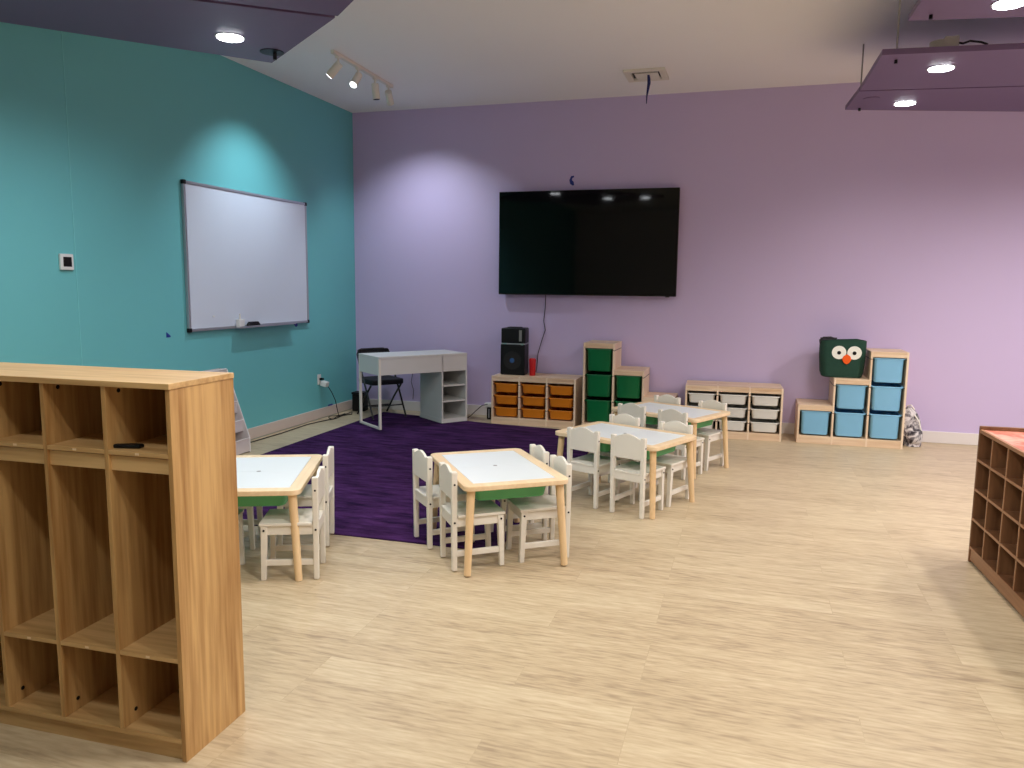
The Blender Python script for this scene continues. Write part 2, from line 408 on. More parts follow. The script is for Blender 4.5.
for key, x, y, th, lab in TABLES:
    t = copy_tree(tab0) if tu else tab0
    tu = True
    t.location = (x, y, RZ if key in 'A' else 0); t.rotation_euler = (0, 0, th); tag(t, lab, 'table', 'low birch activity tables')
    th0 = th
    for a, c, s, cl in CH[key]:
        if key in 'AD':
            # measured with e1 = (-sin r, cos r), e2 = (cos r, sin r)
            r = th-PI/2; e1 = Vector((-math.sin(r), math.cos(r), 0)); e2 = Vector((math.cos(r), math.sin(r), 0))
            if key == 'D': c = -c
        else:
            r = th; e1 = Vector((math.cos(r), math.sin(r), 0)); e2 = Vector((-math.sin(r), math.cos(r), 0))
        if c < 0: d = e2
        else: d = -e2
        # the chair's back posts stand at p; its own origin lies .125 in front of them
        p = Vector((x, y, 0)) + e1*a + e2*c + d*.125
        jit = {('A', 0): .03, ('A', 1): .14, ('B', 1): .03, ('C', 0): .05}.get((key, CH[key].index((a, c if key != 'D' else -c, s, cl))), 0)
        rz = math.atan2(d.y, d.x) - PI/2 + jit
        rel = p
        place_chair(p.x, p.y, rz, cl, 'white child chairs around the low tables', RZ if 'rug' in cl else 0)

# ---------------------------------------------------------------- wooden coat locker
lk = empty('coat_locker', (-1.621, 1.866, 0), .0271, 'tall oak coat locker with open bays and cubbies, cut off by the left edge', 'locker')
LH, LD, BW, NB, TH = 1.2, .31, .2317, 5, .016
LW = BW*NB + TH
bx = lambda *a, **k: MB().box(*a)
MB().box(-LW-.004, .003, -.006, LD, LH-.018, LH).build('top', OAKX, lk, bevel=.0015)
MB().box(-TH, 0, 0, LD, 0, LH-.018).build('side_panel', OAKZ, lk, bevel=.001)
MB().box(-LW, -LW+TH, 0, LD, 0, LH-.018).build('side_panel', OAKZ, lk, bevel=.001)
MB().box(-LW+TH, -TH, LD-.008, LD, .06, LH-.018).build('back_panel', OAKZ, lk)
MB().box(-LW+TH, -TH, .012, .026, 0, .058).build('kick_board', OAKX, lk)
for k in range(1, NB):
    xx = -k*BW
    MB().box(xx-TH, xx, .001, LD-.008, .074, LH-.018).build('divider', OAKZ, lk, bevel=.001)
MB().box(-LW+TH, -TH, .001, LD-.008, .058, .074).build('shelf', OAKX, lk, bevel=.001)
for k in range(NB):
    x1 = -k*BW-TH; x0 = -(k+1)*BW
    for z in (.972, .325):
        MB().box(x0, x1, .001, LD-.008, z, z+.014).build('shelf', OAKX, lk, bevel=.001)
        MB().box((x0+x1)/2-.010, (x0+x1)/2+.004, .0002, .0012, z+.004, z+.011).build('shelf_clip', BIRCHX, lk)
    MB().box(x0, x1, .010, .024, .922, .968).build('rail', OAKX, lk)
    for side in (0,):
        hx = (x0+x1)/2; hy = LD-.010
        m = MB()
        m.box(hx-.008, hx+.008, hy-.003, hy, .745, .80)
        m.tube([(hx, hy-.003, .78), (hx, hy-.03, .783), (hx, hy-.045, .80), (hx, hy-.047, .815)], .003)
        m.tube([(hx, hy-.003, .755), (hx, hy-.02, .751), (hx, hy-.034, .761), (hx, hy-.036, .773)], .003)
        m.build('coat_hook', CHROME, lk, smooth=True)
    for z in (.114, 1.163):
        MB().cyl((x0+.0002, .055, z), (x0+.0015, .055, z), .007, n=12).build('screw_cap', BLACK, lk)
def lkp(x, y, z):
    v = Matrix.Rotation(.0271, 4, 'Z') @ Vector((x, y, z)); return (v.x-1.621, v.y+1.866, v.z)
bl = MB().prism([(-.045, -.012, 0), (.04, -.016, 0), (.046, .008, 0), (.02, .016, 0), (-.04, .01, 0)], (0, 0, .012)).build('black_case', BLACK, bevel=.004)
bl.location = lkp(-.195, .045, .9865); bl.rotation_euler = (0, 0, .3); tag(bl, 'small black object lying on the upper shelf of the locker beside the white slip', 'case')
pp = MB().prism([(-.04, -.02, 0), (.035, -.028, 0), (.03, .03, 0), (-.03, .018, 0)], (0, 0, .004)).build('paper_slip', PAPER)
pp.location = lkp(-.062, .17, .9865); tag(pp, 'small white slip lying at the right end of the locker upper shelf', 'paper')

# ---------------------------------------------------------------- cubby shelf on the right
sh = empty('cubby_shelf', (1.2297, 4.7071, 0), .0405, 'reddish brown cubby shelf with four rows and pink top, cut off by the right edge', 'shelf')
SH, SW, NC, SD = .742, .2225, 7, .42
SL = SW*NC
MB().box(0, SD, -.018, 0, 0, SH+.022).build('end_panel', CHERZ, sh, bevel=.004)
MB().box(0, SD, -SL-.018, -SL, 0, SH+.022).build('end_panel', CHERZ, sh, bevel=.004)
MB().box(SD-.016, SD, -SL, -.018, .02, SH+.022).build('back_panel', CHERZ, sh, bevel=.003)
MB().box(.018, SD-.016, -SL, -.018, SH-.012, SH+.001).build('top', PINKTOP, sh)
MB().box(0, .018, -SL, -.018, SH-.016, SH+.004).build('top_edge', CHERY, sh, bevel=.003)
MB().box(.006, .022, -SL, -.018, .012, .082).build('kick_board', CHERY, sh, bevel=.002)
for k in range(1, NC):
    dv = MB().box(.002, SD-.016, -k*SW-.006, -k*SW+.006, .09, SH-.012).build('divider', CHERZ, sh)
    MB().box(-.001, .002, -k*SW-.006, -k*SW+.006, .09, SH-.017).build('lit_edge_strip', CHERY, dv)  # added strip, lighter colour stands in for the lit divider front
for z in (.084, .246, .412, .577):
    bd = MB().box(.003, SD-.016, -SL, -.018, z-.006, z+.006).build('shelf_board', CHERZ, sh)
    MB().box(-.0015, .003, -SL, -.018, z-.006, z+.006).build('lit_edge_strip', CHERY, bd)  # same added light-coloured strip along the lit board front

# ---------------------------------------------------------------- drawer storage units
def drawer_mesh(w, h, mat, parent, x, z, depth=.40, r=.03):
    """open plastic tub with lip; front at y=0 of the frame"""
    rings = []
    y0, y1 = .012, .012+depth
    cx = x+w/2; cy = (y0+y1)/2; hw = w/2; hd = depth/2
    for zz, k, kk in ((0, .78, .92), (.003, .81, .945), (.012, .84, .96), (h-.016, .885, .975), (h-.013, .90, .98), (h-.012, .99, .997), (h-.004, 1, 1), (h-.001, .985, .995), (h-.001, .88, .965), (.02, .82, .94)):
        rings.append([(cx+px*k, cy+py*kk, z+zz) for px, py in rrect(-hw, hw, -hd, hd, r, 5)])
    o = MB().loft(rings).build('drawer', mat, parent, smooth=True)
    return o
def storage(name, loc, rz, heights, rows, mat, dh, pitch, z0, label, width, D=.44, top_h=.052, side_w=.018):
    """heights: top of each column left to right; rows: drawers per column"""
    t = empty(name, loc, rz, label, 'storage unit')
    n = len(heights); cw = (width-side_w)/n
    for i in range(n+1):
        hh = max(heights[i-1] if i > 0 else 0, heights[i] if i < n else 0)
        x = i*cw
        MB().box(x, x+side_w, 0, D, 0, hh).build('side_panel', PINEZ, t, bevel=.002)
        # runner notches on the front edge of each upright
        for r in range(max(rows[i-1] if i > 0 else 0, rows[i] if i < n else 0)):
            zz = z0+r*pitch+dh-.012
            if zz < hh-.02: MB().box(x+(.009 if i == 0 else -.0012), x+(side_w-.009 if i == n else side_w+.0012), -.0004 if 0 < i < n else .002, D-.02, zz-.004, zz+.002).build('runner', DARKGAP, t)
    for i, (hh, k) in enumerate(zip(heights, rows)):
        xa, xb = i*cw+side_w, (i+1)*cw
        MB().box(xa, xb, 0, D, hh-.018, hh).build('top_board', PINEX, t, bevel=.0015)
        MB().box(xa, xb, .002, .02, hh-top_h, hh-.018).build('top_rail', PINEX, t)
        for r in range(k):
            drawer_mesh(cw-side_w-.004, dh, mat, t, xa+.002, z0+r*pitch)
    MB().box(side_w, width-side_w, .001, .02, .0, z0-.01).build('base_rail', PINEX, t, bevel=.0015)
    MB().box(side_w, width-side_w, .02, D, z0-.03, z0-.014).build('bottom_board', PINEX, t)
    MB().box(side_w, width-side_w, D-.006, D, z0-.014, min(heights)-.018).build('shade_sheet', DARKGAP, t)  # black sheet in place of the shade behind the drawers
    if len(set(heights)) > 1:
        for i, hh in enumerate(heights):
            if hh > min(heights): MB().box(i*cw+side_w, (i+1)*cw, D-.006, D, min(heights)-.018, hh-.018).build('shade_sheet', DARKGAP, t)  # black sheet for shade, continued up the taller columns
    return t
storage('drawer_storage', (-2.6246, 7.8806, 0), -.0055, [.52]*3, [3]*3, ORANGE, .098, .131, .082, 'low pine storage unit with nine orange drawers below the television', .93)
storage('drawer_storage', (-.567, 7.8437, 0), .0355, [.52]*3, [3]*3, WHITEP, .098, .131, .082, 'low pine storage unit with nine white drawers against the lilac wall', .93)
storage('drawer_storage', (.5044, 7.9009, 0), -.0037, [.375, .642, .91], [1, 2, 3], BLUEP, .232, .267, .085, 'stepped pine storage unit with six blue drawers rising to the right', .94)
storage('drawer_storage', (-1.6149, 7.8524, 0), -.007, [.91, .642, .375], [3, 2, 1], DGREEN, .232, .267, .085, 'stepped pine storage unit with green drawers descending to the right', .94)

# ---------------------------------------------------------------- owl basket
ow = empty('felt_basket', (.888, 8.085, .6425), 0, 'dark green felt basket with an owl face on the step of the blue-drawer unit', 'basket')
rings = []
for z, kx, ky in ((0, .78, .8), (.008, .87, .9), (.05, .94, .97), (.2, 1, 1), (.36, 1.0, 1.0)):
    ring = []
    for px, py in rrect(-.206, .206, -.115, .115, .07, 6):
        zz = z
        if z > .3: zz = z + .012*math.sin(px*13+1)
        ring.append((px*kx, py*ky, zz))
    rings.append(ring)
inner = [[(px*.955, py*.93, z) for px, py, z in rings[k]] for k in (4, 3, 2)]
MB().loft(rings+inner).build('basket_body', FELTG, ow, smooth=True)
yf = -.1165
for ex in (-.041, .095):
    MB().cyl((ex, yf-.003, .243), (ex, yf+.004, .243), .064, n=36).build('eye', FELTW, ow, bevel=.001)
    MB().cyl((ex, yf-.006, .241), (ex, yf-.002, .241), .0175, n=20).build('pupil', BLACK, ow)
MB().prism([(.030+x, yf-.004, .18+z) for x, z in ((-.042, -.002), (-.030, .030), (0, .050), (.030, .030), (.042, -.002), (.022, -.036), (0, -.048), (-.022, -.036))], (0, -.006, 0)).build('beak', FELTO, ow, bevel=.004)
MB().prism([(-.205, -.05, .345), (-.19, -.1, .355), (-.07, -.11, .368), (-.06, -.08, .376), (-.12, -.05, .378), (-.21, -.035, .372)], (0, .012, .006)).build('handle_flap', FELTD, ow, bevel=.002)
MB().tube([(-.208, -.06, .32), (-.216, -.07, .355), (-.185, -.08, .382), (-.12, -.09, .386), (-.07, -.095, .368)], .007).build('handle', FELTD, ow, smooth=True)

# ---------------------------------------------------------------- backpack leaning at the blue unit
bk = empty('backpack', (1.562, 8.12, 0), -.1, 'grey and white patterned backpack leaning against the right end of the blue-drawer unit', 'backpack')
rings = []
for i in range(13):
    t = i/12; z = .37*t
    wv = .090*(1-.12*(1-t)**6)*(1 if t < .45 else math.sqrt(max(.02, 1-((t-.45)/.56)**2.1)))
    dv = .085*(1 if t < .3 else math.sqrt(max(.05, 1-((t-.3)/.72)**2)))
    sx = -.045*t
    rings.append([(sx+wv*math.copysign(abs(math.cos(a))**.75, math.cos(a))*(1+.05*math.sin(5*a+i)), dv*math.copysign(abs(math.sin(a))**.75, math.sin(a))*(1+.05*math.sin(3*a+2*i)), z+.004) for a in [2*PI*k/24 for k in range(24)]])
MB().loft(rings).build('bag_body', PACKM, bk, smooth=True)
rings = []
for i in range(7):
    t = i/6; z = .03+.15*t; wv = .07*(1-.25*abs(2*t-1)**3); 
    rings.append([(wv*math.cos(a)+.01, -.075-.03*(1-abs(2*t-1)**3)*max(0, -math.sin(a))+.01*math.sin(a), z) for a in [2*PI*k/16 for k in range(16)]])
MB().loft(rings).build('front_pocket', PACKM, bk, smooth=True)
MB().tube([(.0, -.03, .355), (-.03, -.02, .395), (-.06, 0, .385), (-.065, .01, .35)], .006).build('grab_loop', RACKW, bk, smooth=True)
MB().tube([(.0, -.07, .31), (.04, -.083, .25), (.065, -.078, .16), (.07, -.06, .05)], .006).build('strap', FELTW, bk, smooth=True)

# ---------------------------------------------------------------- television
tv = empty('television', (-1.70, 8.25, 1.39), 0, 'large black flat-screen television mounted on the lilac wall', 'television')
MB().box(-.97, .97, 0, .045, 0, 1.113).build('tv_housing', BLACK, tv, bevel=.004)
MB().box(-.962, .962, -.0015, .0005, .012, 1.106).build('screen', SCREEN, tv)
MB().box(-.3, .3, .045, .098, .3, .75).build('wall_mount', BLACKM, tv)
MB().box(.86, .9, .01, .03, -.008, 0).build('sensor', BLACK, tv)
cd = MB().tube([(-2.15, 8.335, 1.40), (-2.155, 8.34, 1.25), (-2.17, 8.34, 1.1), (-2.15, 8.34, 1.0), (-2.19, 8.34, .88), (-2.23, 8.34, .74), (-2.24, 8.338, .6), (-2.25, 8.335, .53)], .004).build('electric_cable', BLACK, smooth=True)
tag(cd, 'thin dark cord hanging down the wall below the television', 'cord')

# ---------------------------------------------------------------- speaker and red cup on the orange-drawer unit
sp = empty('speaker', (-2.425, 8.13, .5205), .0, 'tall black speaker standing on the orange-drawer unit', 'speaker')
MB().prism([(-.145, -.11, 0), (.132, -.11, 0), (.115, .11, 0), (-.135, .11, 0)], (0, 0, .335)).build('lower_cabinet', BLACK, sp, bevel=.012, seg=3)
MB().prism([(-.140, -.105, .345), (.135, -.105, .345), (.118, .10, .345), (-.132, .10, .345)], (0, 0, .165)).build('upper_cabinet', BLACK, sp, bevel=.012, seg=3)
MB().box(-.138, .125, -.100, .1, .333, .347).build('seam_band', ALU, sp)
MB().box(-.112, -.075, -.112, -.10, .334, .346).build('clip', CHROME, sp)
MB().box(.088, .115, -.112, -.10, .33, .346).build('clip', CHROME, sp)
MB().cyl((-.01, -.1115, .16), (-.01, -.1095, .16), .1, n=28).build('speaker_cone', DARKGAP, sp)
MB().cyl((-.01, -.114, .16), (-.01, -.1105, .16), .026, n=20).build('blue_badge', BLUELED, sp)
MB().box(-.08, .06, -.07, .05, .51, .52).build('carry_handle', BLACK, sp, bevel=.003)
MB().box(.065, .095, -.108, -.102, .37, .49).build('control_strip', GREYM, sp)
cp = empty('tumbler', (-2.215, 8.06, .5205), 0, 'red tumbler beside the black speaker', 'tumbler')
MB().loft([[(r*math.cos(2*PI*k/24), r*math.sin(2*PI*k/24), z) for k in range(24)] for r, z in ((.030, 0), (.032, .004), (.038, .175), (.037, .18), (.03, .18))]).build('cup_body', RED, cp, smooth=True)
MB().cyl((0, 0, .18), (0, 0, .188), .032, .028, n=24).build('lid', RED, cp)

# ---------------------------------------------------------------- desk
dk = empty('desk', (-3.5589, 7.0718, RZ), .9033, 'white desk with open side shelves standing askew on the rug corner', 'desk')
MB().box(0, 1.05, 0, .5, .728, .75).build('desktop', DESKW, dk, bevel=.002)
MB().box(.02, 1.05, .004, .02, .56, .727).build('front_panel', DESKW, dk, bevel=.001)
MB().box(.002, .02, .025, .475, .56, .727).build('side_panel', DESKW, dk, bevel=.001)
MB().box(.02, .735, .482, .496, .56, .727).build('rear_panel', DESKW, dk, bevel=.001)
m = MB()
m.box(0, .025, 0, .025, 0, .727); m.box(0, .025, .475, .5, 0, .727); m.box(0, .025, .025, .475, 0, .022)
m.build('leg_frame', WHITE, dk, bevel=.002)
MB().box(.735, .751, .004, .496, 0, .727).build('cabinet_side', DESKW, dk, bevel=.001)
MB().box(1.032, 1.05, .02, .5, 0, .727).build('cabinet_side', DESKW, dk, bevel=.001)
MB().box(.751, 1.032, .484, .498, 0, .727).build('cabinet_back', DESKW, dk)
MB().box(.73, 1.05, 0, .5, -.0, .045).build('cabinet_base', DESKW, dk, bevel=.001)
MB().box(1.03, 1.05, 0, .02, .045, .56).build('cabinet_edge', DESKW, dk)
for z in (.225, .395):
    MB().box(.751, 1.032, .01, .484, z, z+.016).build('shelf', DESKW, dk)

# ---------------------------------------------------------------- folding chair behind the desk
fc = empty('folding_chair', (-3.93, 7.93, 0), -PI/2-.67+PI/2+.0, 'black folding chair with padded seat behind the white desk in the corner', 'chair')
# local frame: chair faces +x
m = MB()
for s in (-1, 1):
    y = s*.20
    m.tube([(.22, y, .0), (.05, y, .29), (-.13, y, .58), (-.19, y, .69), (-.20, y*.9, .735)], .011)
    m2 = [(-.24, y*.92, .0), (-.05, y*.92, .2), (.13, y*.92, .36)]
    m.tube(m2, .011)
m.tube([(.15, -.2, .13), (.15, .2, .13)], .007); m.tube([(-.17, -.185, .09), (-.17, .185, .09)], .007)
m.tube([(-.20, -.18, .735), (-.205, 0, .745), (-.20, .18, .735)], .011)
m.build('tube_frame', BLACKM, fc, smooth=True)
rings = [[(px, py, z) for px, py in rrect(-.20, .20, -.20, .20, .05, 5)] for z in (.37, .43)]
MB().loft(rings).build('seat', DARKS, fc, bevel=.014, seg=3)
rings = []
for z, k in ((.53, .8), (.55, 1), (.65, 1.05), (.73, 1), (.752, .75)):
    rings.append([(-.175-(z-.53)*.22+px, py*k, z) for px, py in rrect(-.013, .013, -.185, .185, .012, 4)])
MB().loft(rings).build('backrest', DARKS, fc, smooth=True)
fc.location = (-3.95, 7.90, .0075)

# ---------------------------------------------------------------- small things in the corner
bn = empty('black_case', (-4.35, 8.15, 0), .1, 'small black box on the floor in the corner beside the folding chair', 'box')
MB().box(-.075, .075, -.07, .07, 0, .2).build('case_body', BLACK, bn, bevel=.01)
MB().box(-.08, .08, -.075, .075, .2, .225).build('case_lid', BLACK, bn, bevel=.006)
ad = empty('power_adapter', (-2.71, 8.14, 0), .1, 'black power adapter on the floor between desk and orange-drawer unit', 'adapter')
MB().box(-.04, .05, -.05, .05, 0, .135).build('adapter_body', BLACK, ad, bevel=.006)
MB().box(-.022, -.010, -.0515, -.0495, .02, .12).build('adapter_label', ALU, ad)
rt = MB().loft([[(px, py, z) for px, py in rrect(-.07, .06, -.04, .04, .02, 4)] for z in (0, .045)]).build('white_box', WHITEP, bevel=.008)
rt.location = (-2.715, 8.14, .136); tag(rt, 'small white plug box resting on top of the black power adapter', 'box')
cd = MB().tube([(-2.74, 8.1, .17), (-2.80, 8.08, .155), (-2.86, 8.06, .10), (-2.93, 8.05, .03), (-2.97, 8.04, .006), (-3.1, 8.03, .006)], .004).build('electric_cable', BLACK, smooth=True)
tag(cd, 'thin black cord slanting from the white plug box down to the floor', 'cord')
out = empty('wall_outlet', (XL, 7.49, .44), 0, 'white wall outlet low on the teal wall', 'outlet')
MB().box(0, .006, -.035, .035, -.057, .057).build('cover_plate', WHITEP, out, bevel=.002)
for z in (-.025, .025): MB().box(.006, .008, -.015, .015, z-.014, z+.014).build('socket', WHITE, out)
pl = empty('plug_adapter', (XL+.0085, 7.50, .42), 0, 'white plug adapter with dark cord stuck in the teal wall outlet', 'adapter')
MB().box(0, .04, -.015, .02, .012, .036).build('plug', BLACK, pl, bevel=.003)
MB().box(.015, .09, -.02, .05, -.045, .012, Matrix.Rotation(.25, 4, 'Y')).build('adapter_body', WHITEP, pl, bevel=.008)
MB().tube([(.08, .03, -.06), (.11, .05, -.12), (.14, .08, -.22), (.15, .1, -.33), (.16, .12, -.405), (.13, .25, -.414), (.12, .45, -.414)], .0045).build('cord', BLACK, pl, smooth=True)
cb = MB()
cb.tube([(-4.42, 5.9, .006), (-4.40, 6.6, .006), (-4.42, 7.1, .006), (-4.38, 7.35, .006), (-4.33, 7.5, .007), (-4.38, 7.65, .006), (-4.3, 7.85, .006), (-4.38, 8.0, .007)], .005)
tag(cb.build('floor_cable', BLACK, smooth=True), 'thin dark cable along the foot of the teal wall', 'cable')
cb = MB()
cb.tube([(-4.36+.05*math.cos(a)*(1+.2*math.sin(3*a)), 7.62+.16*math.sin(a), .017+.012*math.sin(2*a)) for a in [i*.45 for i in range(30)]], .0045)
tag(cb.build('cable_coil', BLACK, smooth=True), 'small tangle of black cable on the floor by the teal wall outlet', 'cable')
cb = MB().tube([(-3.74, 8.33, .55), (-3.75, 8.325, .45), (-3.77, 8.325, .35), (-3.74, 8.325, .25), (-3.75, 8.325, .14)], .0035).build('electric_cable', BLACK, smooth=True)
tag(cb, 'thin dark cord on the lilac wall seen beneath the desk', 'cord')

# ---------------------------------------------------------------- thermostat, whiteboard
th = empty('thermostat', (XL, 4.243, 1.623), 0, 'small white square thermostat on the teal wall', 'thermostat')
MB().box(0, .022, -.053, .053, -.055, .055).build('thermostat_body', WHITEP, th, bevel=.006)
MB().box(.0215, .0235, -.034, .034, -.032, .034).build('display', BLACK, th)
wb = empty('whiteboard', (XL, 6.345, 1.70), 0, 'large whiteboard with aluminium frame mounted on the teal wall', 'whiteboard')
W2, H2 = .915, .61
MB().box(.008, .022, -W2+.01, W2-.01, -H2+.01, H2-.01).build('writing_surface', WBOARD, wb)
m = MB()
for a in (-1, 1):
    m.box(.004, .03, a*W2-.012, a*W2+.012, -H2, H2); m.box(.004, .03, -W2, W2, a*H2-.012, a*H2+.012)
m.build('board_frame', ALU, wb, bevel=.002)
for a in (-1, 1):
    for b in (-1, 1):
        MB().box(.002, .034, a*W2-.02*(a > 0)-.018*(a > 0)+.018*(a < 0)-.02*(a < 0), a*W2+.02, b*H2-.02, b*H2+.02).build('corner_cap', BLACK, wb, bevel=.008) if False else MB().box(.002, .034, a*W2-.018, a*W2+.018, b*H2-.018, b*H2+.018).build('corner_cap', BLACK, wb, bevel=.006)
m = MB(); m.box(.03, .088, -.33, .58, -H2-.012, -H2-.004); m.box(.084, .088, -.33, .58, -H2-.004, -H2+.006)
m.build('pen_tray', ALU, wb, bevel=.001)
MB().box(.022, .03, -.62, -.60, -H2+.1, -H2+.115).build('white_tab', WHITEP, wb)  # small white block near the lower left of the board
er = empty('board_eraser', (XL+.058, 6.255, 1.70-H2-.0035), 0, 'black eraser lying on the whiteboard tray', 'eraser')
MB().prism([(-.015, y, z) for y, z in ((-.085, 0), (.085, 0), (.085, .02), (.055, .045), (-.06, .045), (-.085, .02))], (.035, 0, 0)).build('eraser_body', BLACK, er, bevel=.004)
MB().box(-.013, .018, -.08, .08, .0, .004).build('felt_pad', FELTD, er)
mk = empty('marker_holder', (XL+.056, 6.07, 1.70-H2-.0035), 0, 'small clear white holder at the left end of the whiteboard tray', 'holder')
MB().box(-.02, .02, -.045, .035, 0, .075).build('holder_cup', WHITEP, mk, bevel=.006)
MB().cyl((.0, -.01, .06), (.0, -.012, .125), .008).build('marker', WHITE, mk)
def wall_tape(y, z, label, pts, dx=0):
    o = MB().prism([(XL+dx+.0005, y+a, z+b) for a, b in pts], (.0015, 0, 0)).build('tape_piece', BTAPE)
    tag(o, label, 'tape', 'scraps of blue tape')
wall_tape(5.196, 1.066, 'scrap of blue tape on the teal wall left of the whiteboard', [(-.02, .025), (.025, -.005), (.03, -.02), (-.02, -.02)])
wall_tape(7.06, 1.048, 'scrap of blue tape below the right end of the whiteboard', [(-.05, .03), (.03, .03), (.03, .0), (0, -.01)])
wall_tape(7.70, .125, 'scrap of blue tape low on the teal wall beside the cable', [(-.05, .01), (.04, .012), (.05, -.005), (-.05, -.008)], .014)
o = MB().prism([(-1.882+a, YB-.0005, 2.611+b) for a, b in ((.02, .055), (-.01, .05), (-.028, .01), (-.02, -.03), (.01, -.05), (.025, -.045), (.02, -.01), (-.0, .01), (.004, .03), (.024, .04))], (0, -.003, 0)).build('tape_piece', BTAPE)
tag(o, 'curled scrap of blue tape on the lilac wall above the television', 'tape', 'scraps of blue tape')

# ---------------------------------------------------------------- display rack at the teal wall
rk = empty('display_rack', (XL+.02, 5.29, 0), 0, 'frosted grey tiered display rack at the teal wall, mostly hidden behind the locker', 'rack')
prof = [(0, 0), (.30, 0), (.30, .13), (.085, .735), (0, .735)]
for y in (-.49, .484):
    MB().prism([(x, y, z) for x, z in prof], (0, .006, 0)).build('side_panel', RACKG, rk)
    MB().tube([(.302, y+.003, .006), (.302, y+.003, .13), (.087, y+.003, .735)], .005).build('side_edge', RACKW, rk, smooth=True)
MB().box(0, .006, -.484, .484, .0, .735).build('back_panel', RACKG, rk)
MB().tube([(.08, -.49, .735), (.08, .487, .735)], .005).build('top_edge', RACKW, rk)
for i, z in enumerate((.13, .29, .45, .60)):
    x = .30-(z-.13)*.355
    MB().prism([(x, -.484, z-.12 if i == 0 else z-.10), (x, -.484, z), (x-.006, -.484, z), (x-.006, -.484, z-.12 if i == 0 else z-.10)], (0, .968, 0)).build('tier_front', RACKG, rk)
    MB().tube([(x, -.484, z), (x, .484, z)], .004).build('tier_edge', RACKW, rk)
    MB().box(max(0.006, x-.14), x-.006, -.484, .484, z-.115 if i == 0 else z-.10, z-.109 if i == 0 else z-.094).build('tier_floor', RACKG, rk)

# ---------------------------------------------------------------- ceiling: vent, ribbon, tracks, panels
vn = empty('ceiling_vent', (-1.01, 7.53, ZC), 0, 'white square air vent in the ceiling above the television side', 'vent')
m = MB()
for a in (-1, 1):
    m.box(min(a*.19, a*.13), max(a*.19, a*.13), -.19, .19, -.022, 0); m.box(-.13, .13, min(a*.19, a*.13), max(a*.19, a*.13), -.022, 0)
m.build('vent_frame', WHITE, vn, bevel=.003)
MB().box(-.13, .13, -.13, .13, -.001, -.0002).build('vent_opening', DARKGAP, vn)
MB().box(-.10, .115, -.085, .125, -.02, -.012).build('vent_plate', WHITE, vn, bevel=.002)

rb = MB()
pts = [(-.985, 7.487, 3.432), (-.980, 7.487, 3.40), (-.978, 7.49, 3.36), (-.986, 7.487, 3.30), (-.994, 7.487, 3.24), (-.996, 7.49, 3.176)]
wd = [.010, .014, .015, .011, .007, .004]
P = [(p[0]-w_, p[1], p[2]) for p, w_ in zip(pts, wd)] + [(p[0]+w_, p[1], p[2]) for p, w_ in list(zip(pts, wd))[::-1]]
rb.prism(P, (0, .0015, 0)); rb = rb.build('ribbon', RIBBON)
tag(rb, 'blue ribbon hanging from the ceiling vent', 'ribbon')

def lamp_disc(parent, x, y, z, r=.075, lit=GLOW):
    MB().cyl((x, y, z-.004), (x, y, z), r+.012, n=32).build('downlight_trim', GREYM, parent, bevel=.001)
    MB().cyl((x, y, z-.009), (x, y, z-.0045), r, r, n=32).build('downlight_lens', lit, parent)

tk = empty('track_light', (-3.48, 6.70, ZC), .022+PI/2, 'short white track light with four heads on the ceiling near the corner', 'track light')
MB().box(-.60, .60, -.018, .018, -.03, 0).build('track_rail', WHITE, tk, bevel=.003)
# heads: position along the track, aim (world), lit
HEADS = [(-.50, Vector((-1.0, -.02, -.95)), GLOWS), (-.13, Vector((-.1, -.85, -1.0)), GLOWS), (.22, Vector((.05, .1, -1)), None), (.52, Vector((-.25, 1.0, -.80)), GLOWS)]
RT = Matrix.Rotation(-(.022+PI/2), 4, 'Z')
for i, (tx, aim, lit) in enumerate(HEADS):
    a = (RT @ aim).normalized()
    hinge = Vector((tx, 0, -.10))
    h = MB(); h.cyl((tx, 0, -.03), (tx, 0, -.10), .009, n=10); h.box(tx-.03, tx+.03, -.012, .012, -.045, -.03)
    h.cyl(hinge-a*.02, hinge+a*.12, .034, .036, n=24)
    hd = h.build('lamp_head', WHITE, tk, smooth=True)
    MB().cyl(hinge+a*.1205, hinge+a*.124, .03, n=20).build('lens', lit if lit else DARKGAP, hd)
# the lamps' light
def track_pos(tx):
    ang = .022+PI/2
    return Vector((-3.48+math.cos(ang)*tx, 6.70+math.sin(ang)*tx, ZC-.10))
p = track_pos(-.50) + HEADS[0][1].normalized()*.15
spot('track_lamp', p, (-4.5, 6.28, 1.45), 100, 94, 1.0, (.72, .87, 1.0), .03)
p = track_pos(.52) + HEADS[3][1].normalized()*.15
spot('track_lamp', p, (-3.5, 8.35, .95), 82, 108, 1.0, (.82, .93, 1.0), .03)
p = track_pos(-.13) + HEADS[1][1].normalized()*.15
spot('track_lamp', p, (-3.0, 4.3, 0), 50, 70, 1.0, COOL, .03)

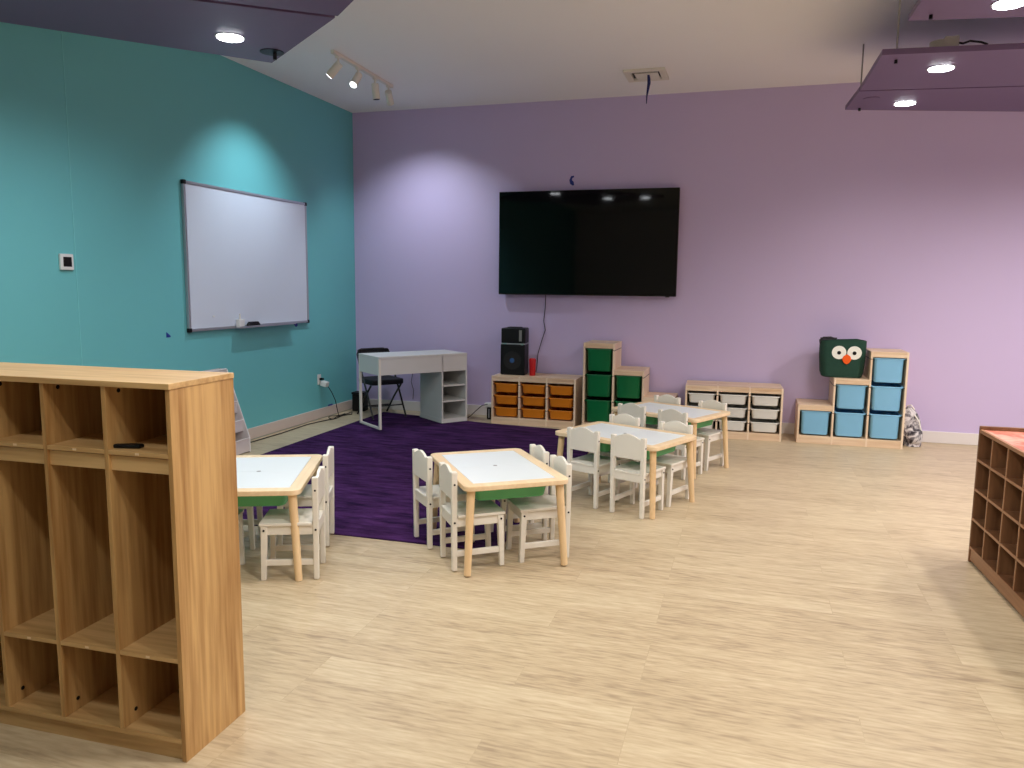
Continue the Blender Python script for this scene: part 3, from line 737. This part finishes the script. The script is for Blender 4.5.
# suspended purple panels, right
def board(name, poly, z, th, parent):
    return MB().prism([(x, y, z) for x, y in poly], (0, 0, th)).build(name, PURPLE, parent, bevel=.002)
Z1 = 2.955
pr = empty('ceiling_panel', (1.5, 6.4, Z1), 0, 'purple suspended ceiling panel with two lit downlights near the lilac wall', 'ceiling panel')
off = lambda pts: [(x-1.5, y-6.4) for x, y in pts]
board('panel_board', off([(.685, 7.131), (2.6, 7.71), (2.6, 6.745), (.716, 6.50)]), 0, .036, pr)
board('panel_board', off([(.717, 6.475), (2.6, 6.72), (2.6, 5.74), (.729, 5.547)]), 0, .036, pr)
board('panel_splice', off([(.80, 6.45), (2.5, 6.67), (2.5, 6.78), (.80, 6.56)]), .0362, .02, pr)
for x, y in ((.832, 5.687), (.790, 7.09), (2.35, 5.9), (2.35, 7.3)):
    MB().cyl((x-1.5, y-6.4, .036), (x-1.5, y-6.4, ZC-Z1), .006, n=8).build('hanger_rod', GREYM, pr)
    MB().cyl((x-1.5, y-6.4, -.022), (x-1.5, y-6.4, 0), .010, n=10).build('rod_nut', BLACK, pr)
lamp_disc(pr, 1.149-1.5, 5.963-6.4, 0); lamp_disc(pr, 1.108-1.5, 6.984-6.4, 0)
MB().cyl((.835-1.5, 6.76-6.4, -.004), (.835-1.5, 6.76-6.4, -.0002), .062, n=32).build('blank_cover', PURPLE, pr, bevel=.001)
m = MB(); m.cyl((1.075-1.5, 5.66-6.4, .037), (1.075-1.5, 5.66-6.4, .085), .06, n=20); m.box(1.09-1.5, 1.17-1.5, 5.60-6.4, 5.70-6.4, .0365, .1)
m.build('junction_box', GREYM, pr, bevel=.003)
MB().tube([(1.17-1.5, 5.65-6.4, .07), (1.20-1.5, 5.64-6.4, .06), (1.24-1.5, 5.65-6.4, .075), (1.3-1.5, 5.64-6.4, .06), (1.34-1.5, 5.66-6.4, .05)], .007).build('cable', BLACK, pr, smooth=True)

Z2 = 2.955
p2 = empty('ceiling_panel', (1.5, 4.5, Z2), 0, 'purple suspended ceiling panel cut off by the top right corner', 'ceiling panel')
off2 = lambda pts: [(x-1.5, y-4.5) for x, y in pts]
board('panel_board', off2([(.763, 4.900), (2.6, 5.19), (2.6, 4.25), (.78, 4.0)]), 0, .036, p2)
for x, y in ((.862, 4.828), (.88, 4.12), (2.35, 4.4)):
    MB().cyl((x-1.5, y-4.5, .036), (x-1.5, y-4.5, ZC-Z2), .006, n=8).build('hanger_rod', GREYM, p2)
    MB().cyl((x-1.5, y-4.5, -.022), (x-1.5, y-4.5, 0), .010, n=10).build('rod_nut', BLACK, p2)
lamp_disc(p2, 1.208-1.5, 4.738-4.5, 0)

# suspended dark purple panel, left
Z3 = 2.955
p3 = empty('ceiling_panel', (-3.1, 3.8, Z3), 0, 'dark purple suspended ceiling panel with one lit downlight at the top left', 'ceiling panel')
A = Vector((-3.129, 4.705)); B = Vector((-2.268, 4.026)); d = Vector((-.675, -.738)).normalized()
d2 = Vector((-.80, -.60)).normalized()
o3 = lambda v: (v[0]+3.1, v[1]-3.8)
board('panel_board', [o3(A), o3(B), o3(B+d2*1.7), o3(A+d*1.75)], 0, .036, p3)
B2 = Vector((-2.238, 4.005)); C2 = Vector((-1.43, 3.233))
board('panel_board', [o3(B2), o3(C2), o3(C2+d2*1.7), o3(B2+d2*1.7)], 0.0, .036, p3)
board('panel_splice', [o3(B+d2*.05-Vector((.05, -.03))), o3(B2+d2*.05+Vector((.05, -.03))), o3(B2+d2*1.6+Vector((.05, -.03))), o3(B+d2*1.6-Vector((.05, -.03)))], .0365, .02, p3)
for x, y in ((-3.05, 4.158), (-2.35, 3.30), (-1.72, 3.30)):
    lamp_disc(p3, x+3.1, y-3.8, 0)
MB().cyl((-2.983+3.1, 4.488-3.8, -.004), (-2.983+3.1, 4.488-3.8, 0), .075, n=32).build('blank_cover', BLACK, p3, bevel=.001)
MB().cyl((-2.97+3.1, 4.50-3.8, -.045), (-2.97+3.1, 4.50-3.8, -.004), .012, n=12).build('rod_nut', BLACK, p3)
for q in (A+d*.2+Vector((.12, -.06)), B+d2*.2+Vector((-.1, .1)), A+d*1.4+Vector((.15, -.1))):
    MB().cyl((q.x+3.1, q.y-3.8, .036), (q.x+3.1, q.y-3.8, ZC-Z3), .006, n=8).build('hanger_rod', GREYM, p3)
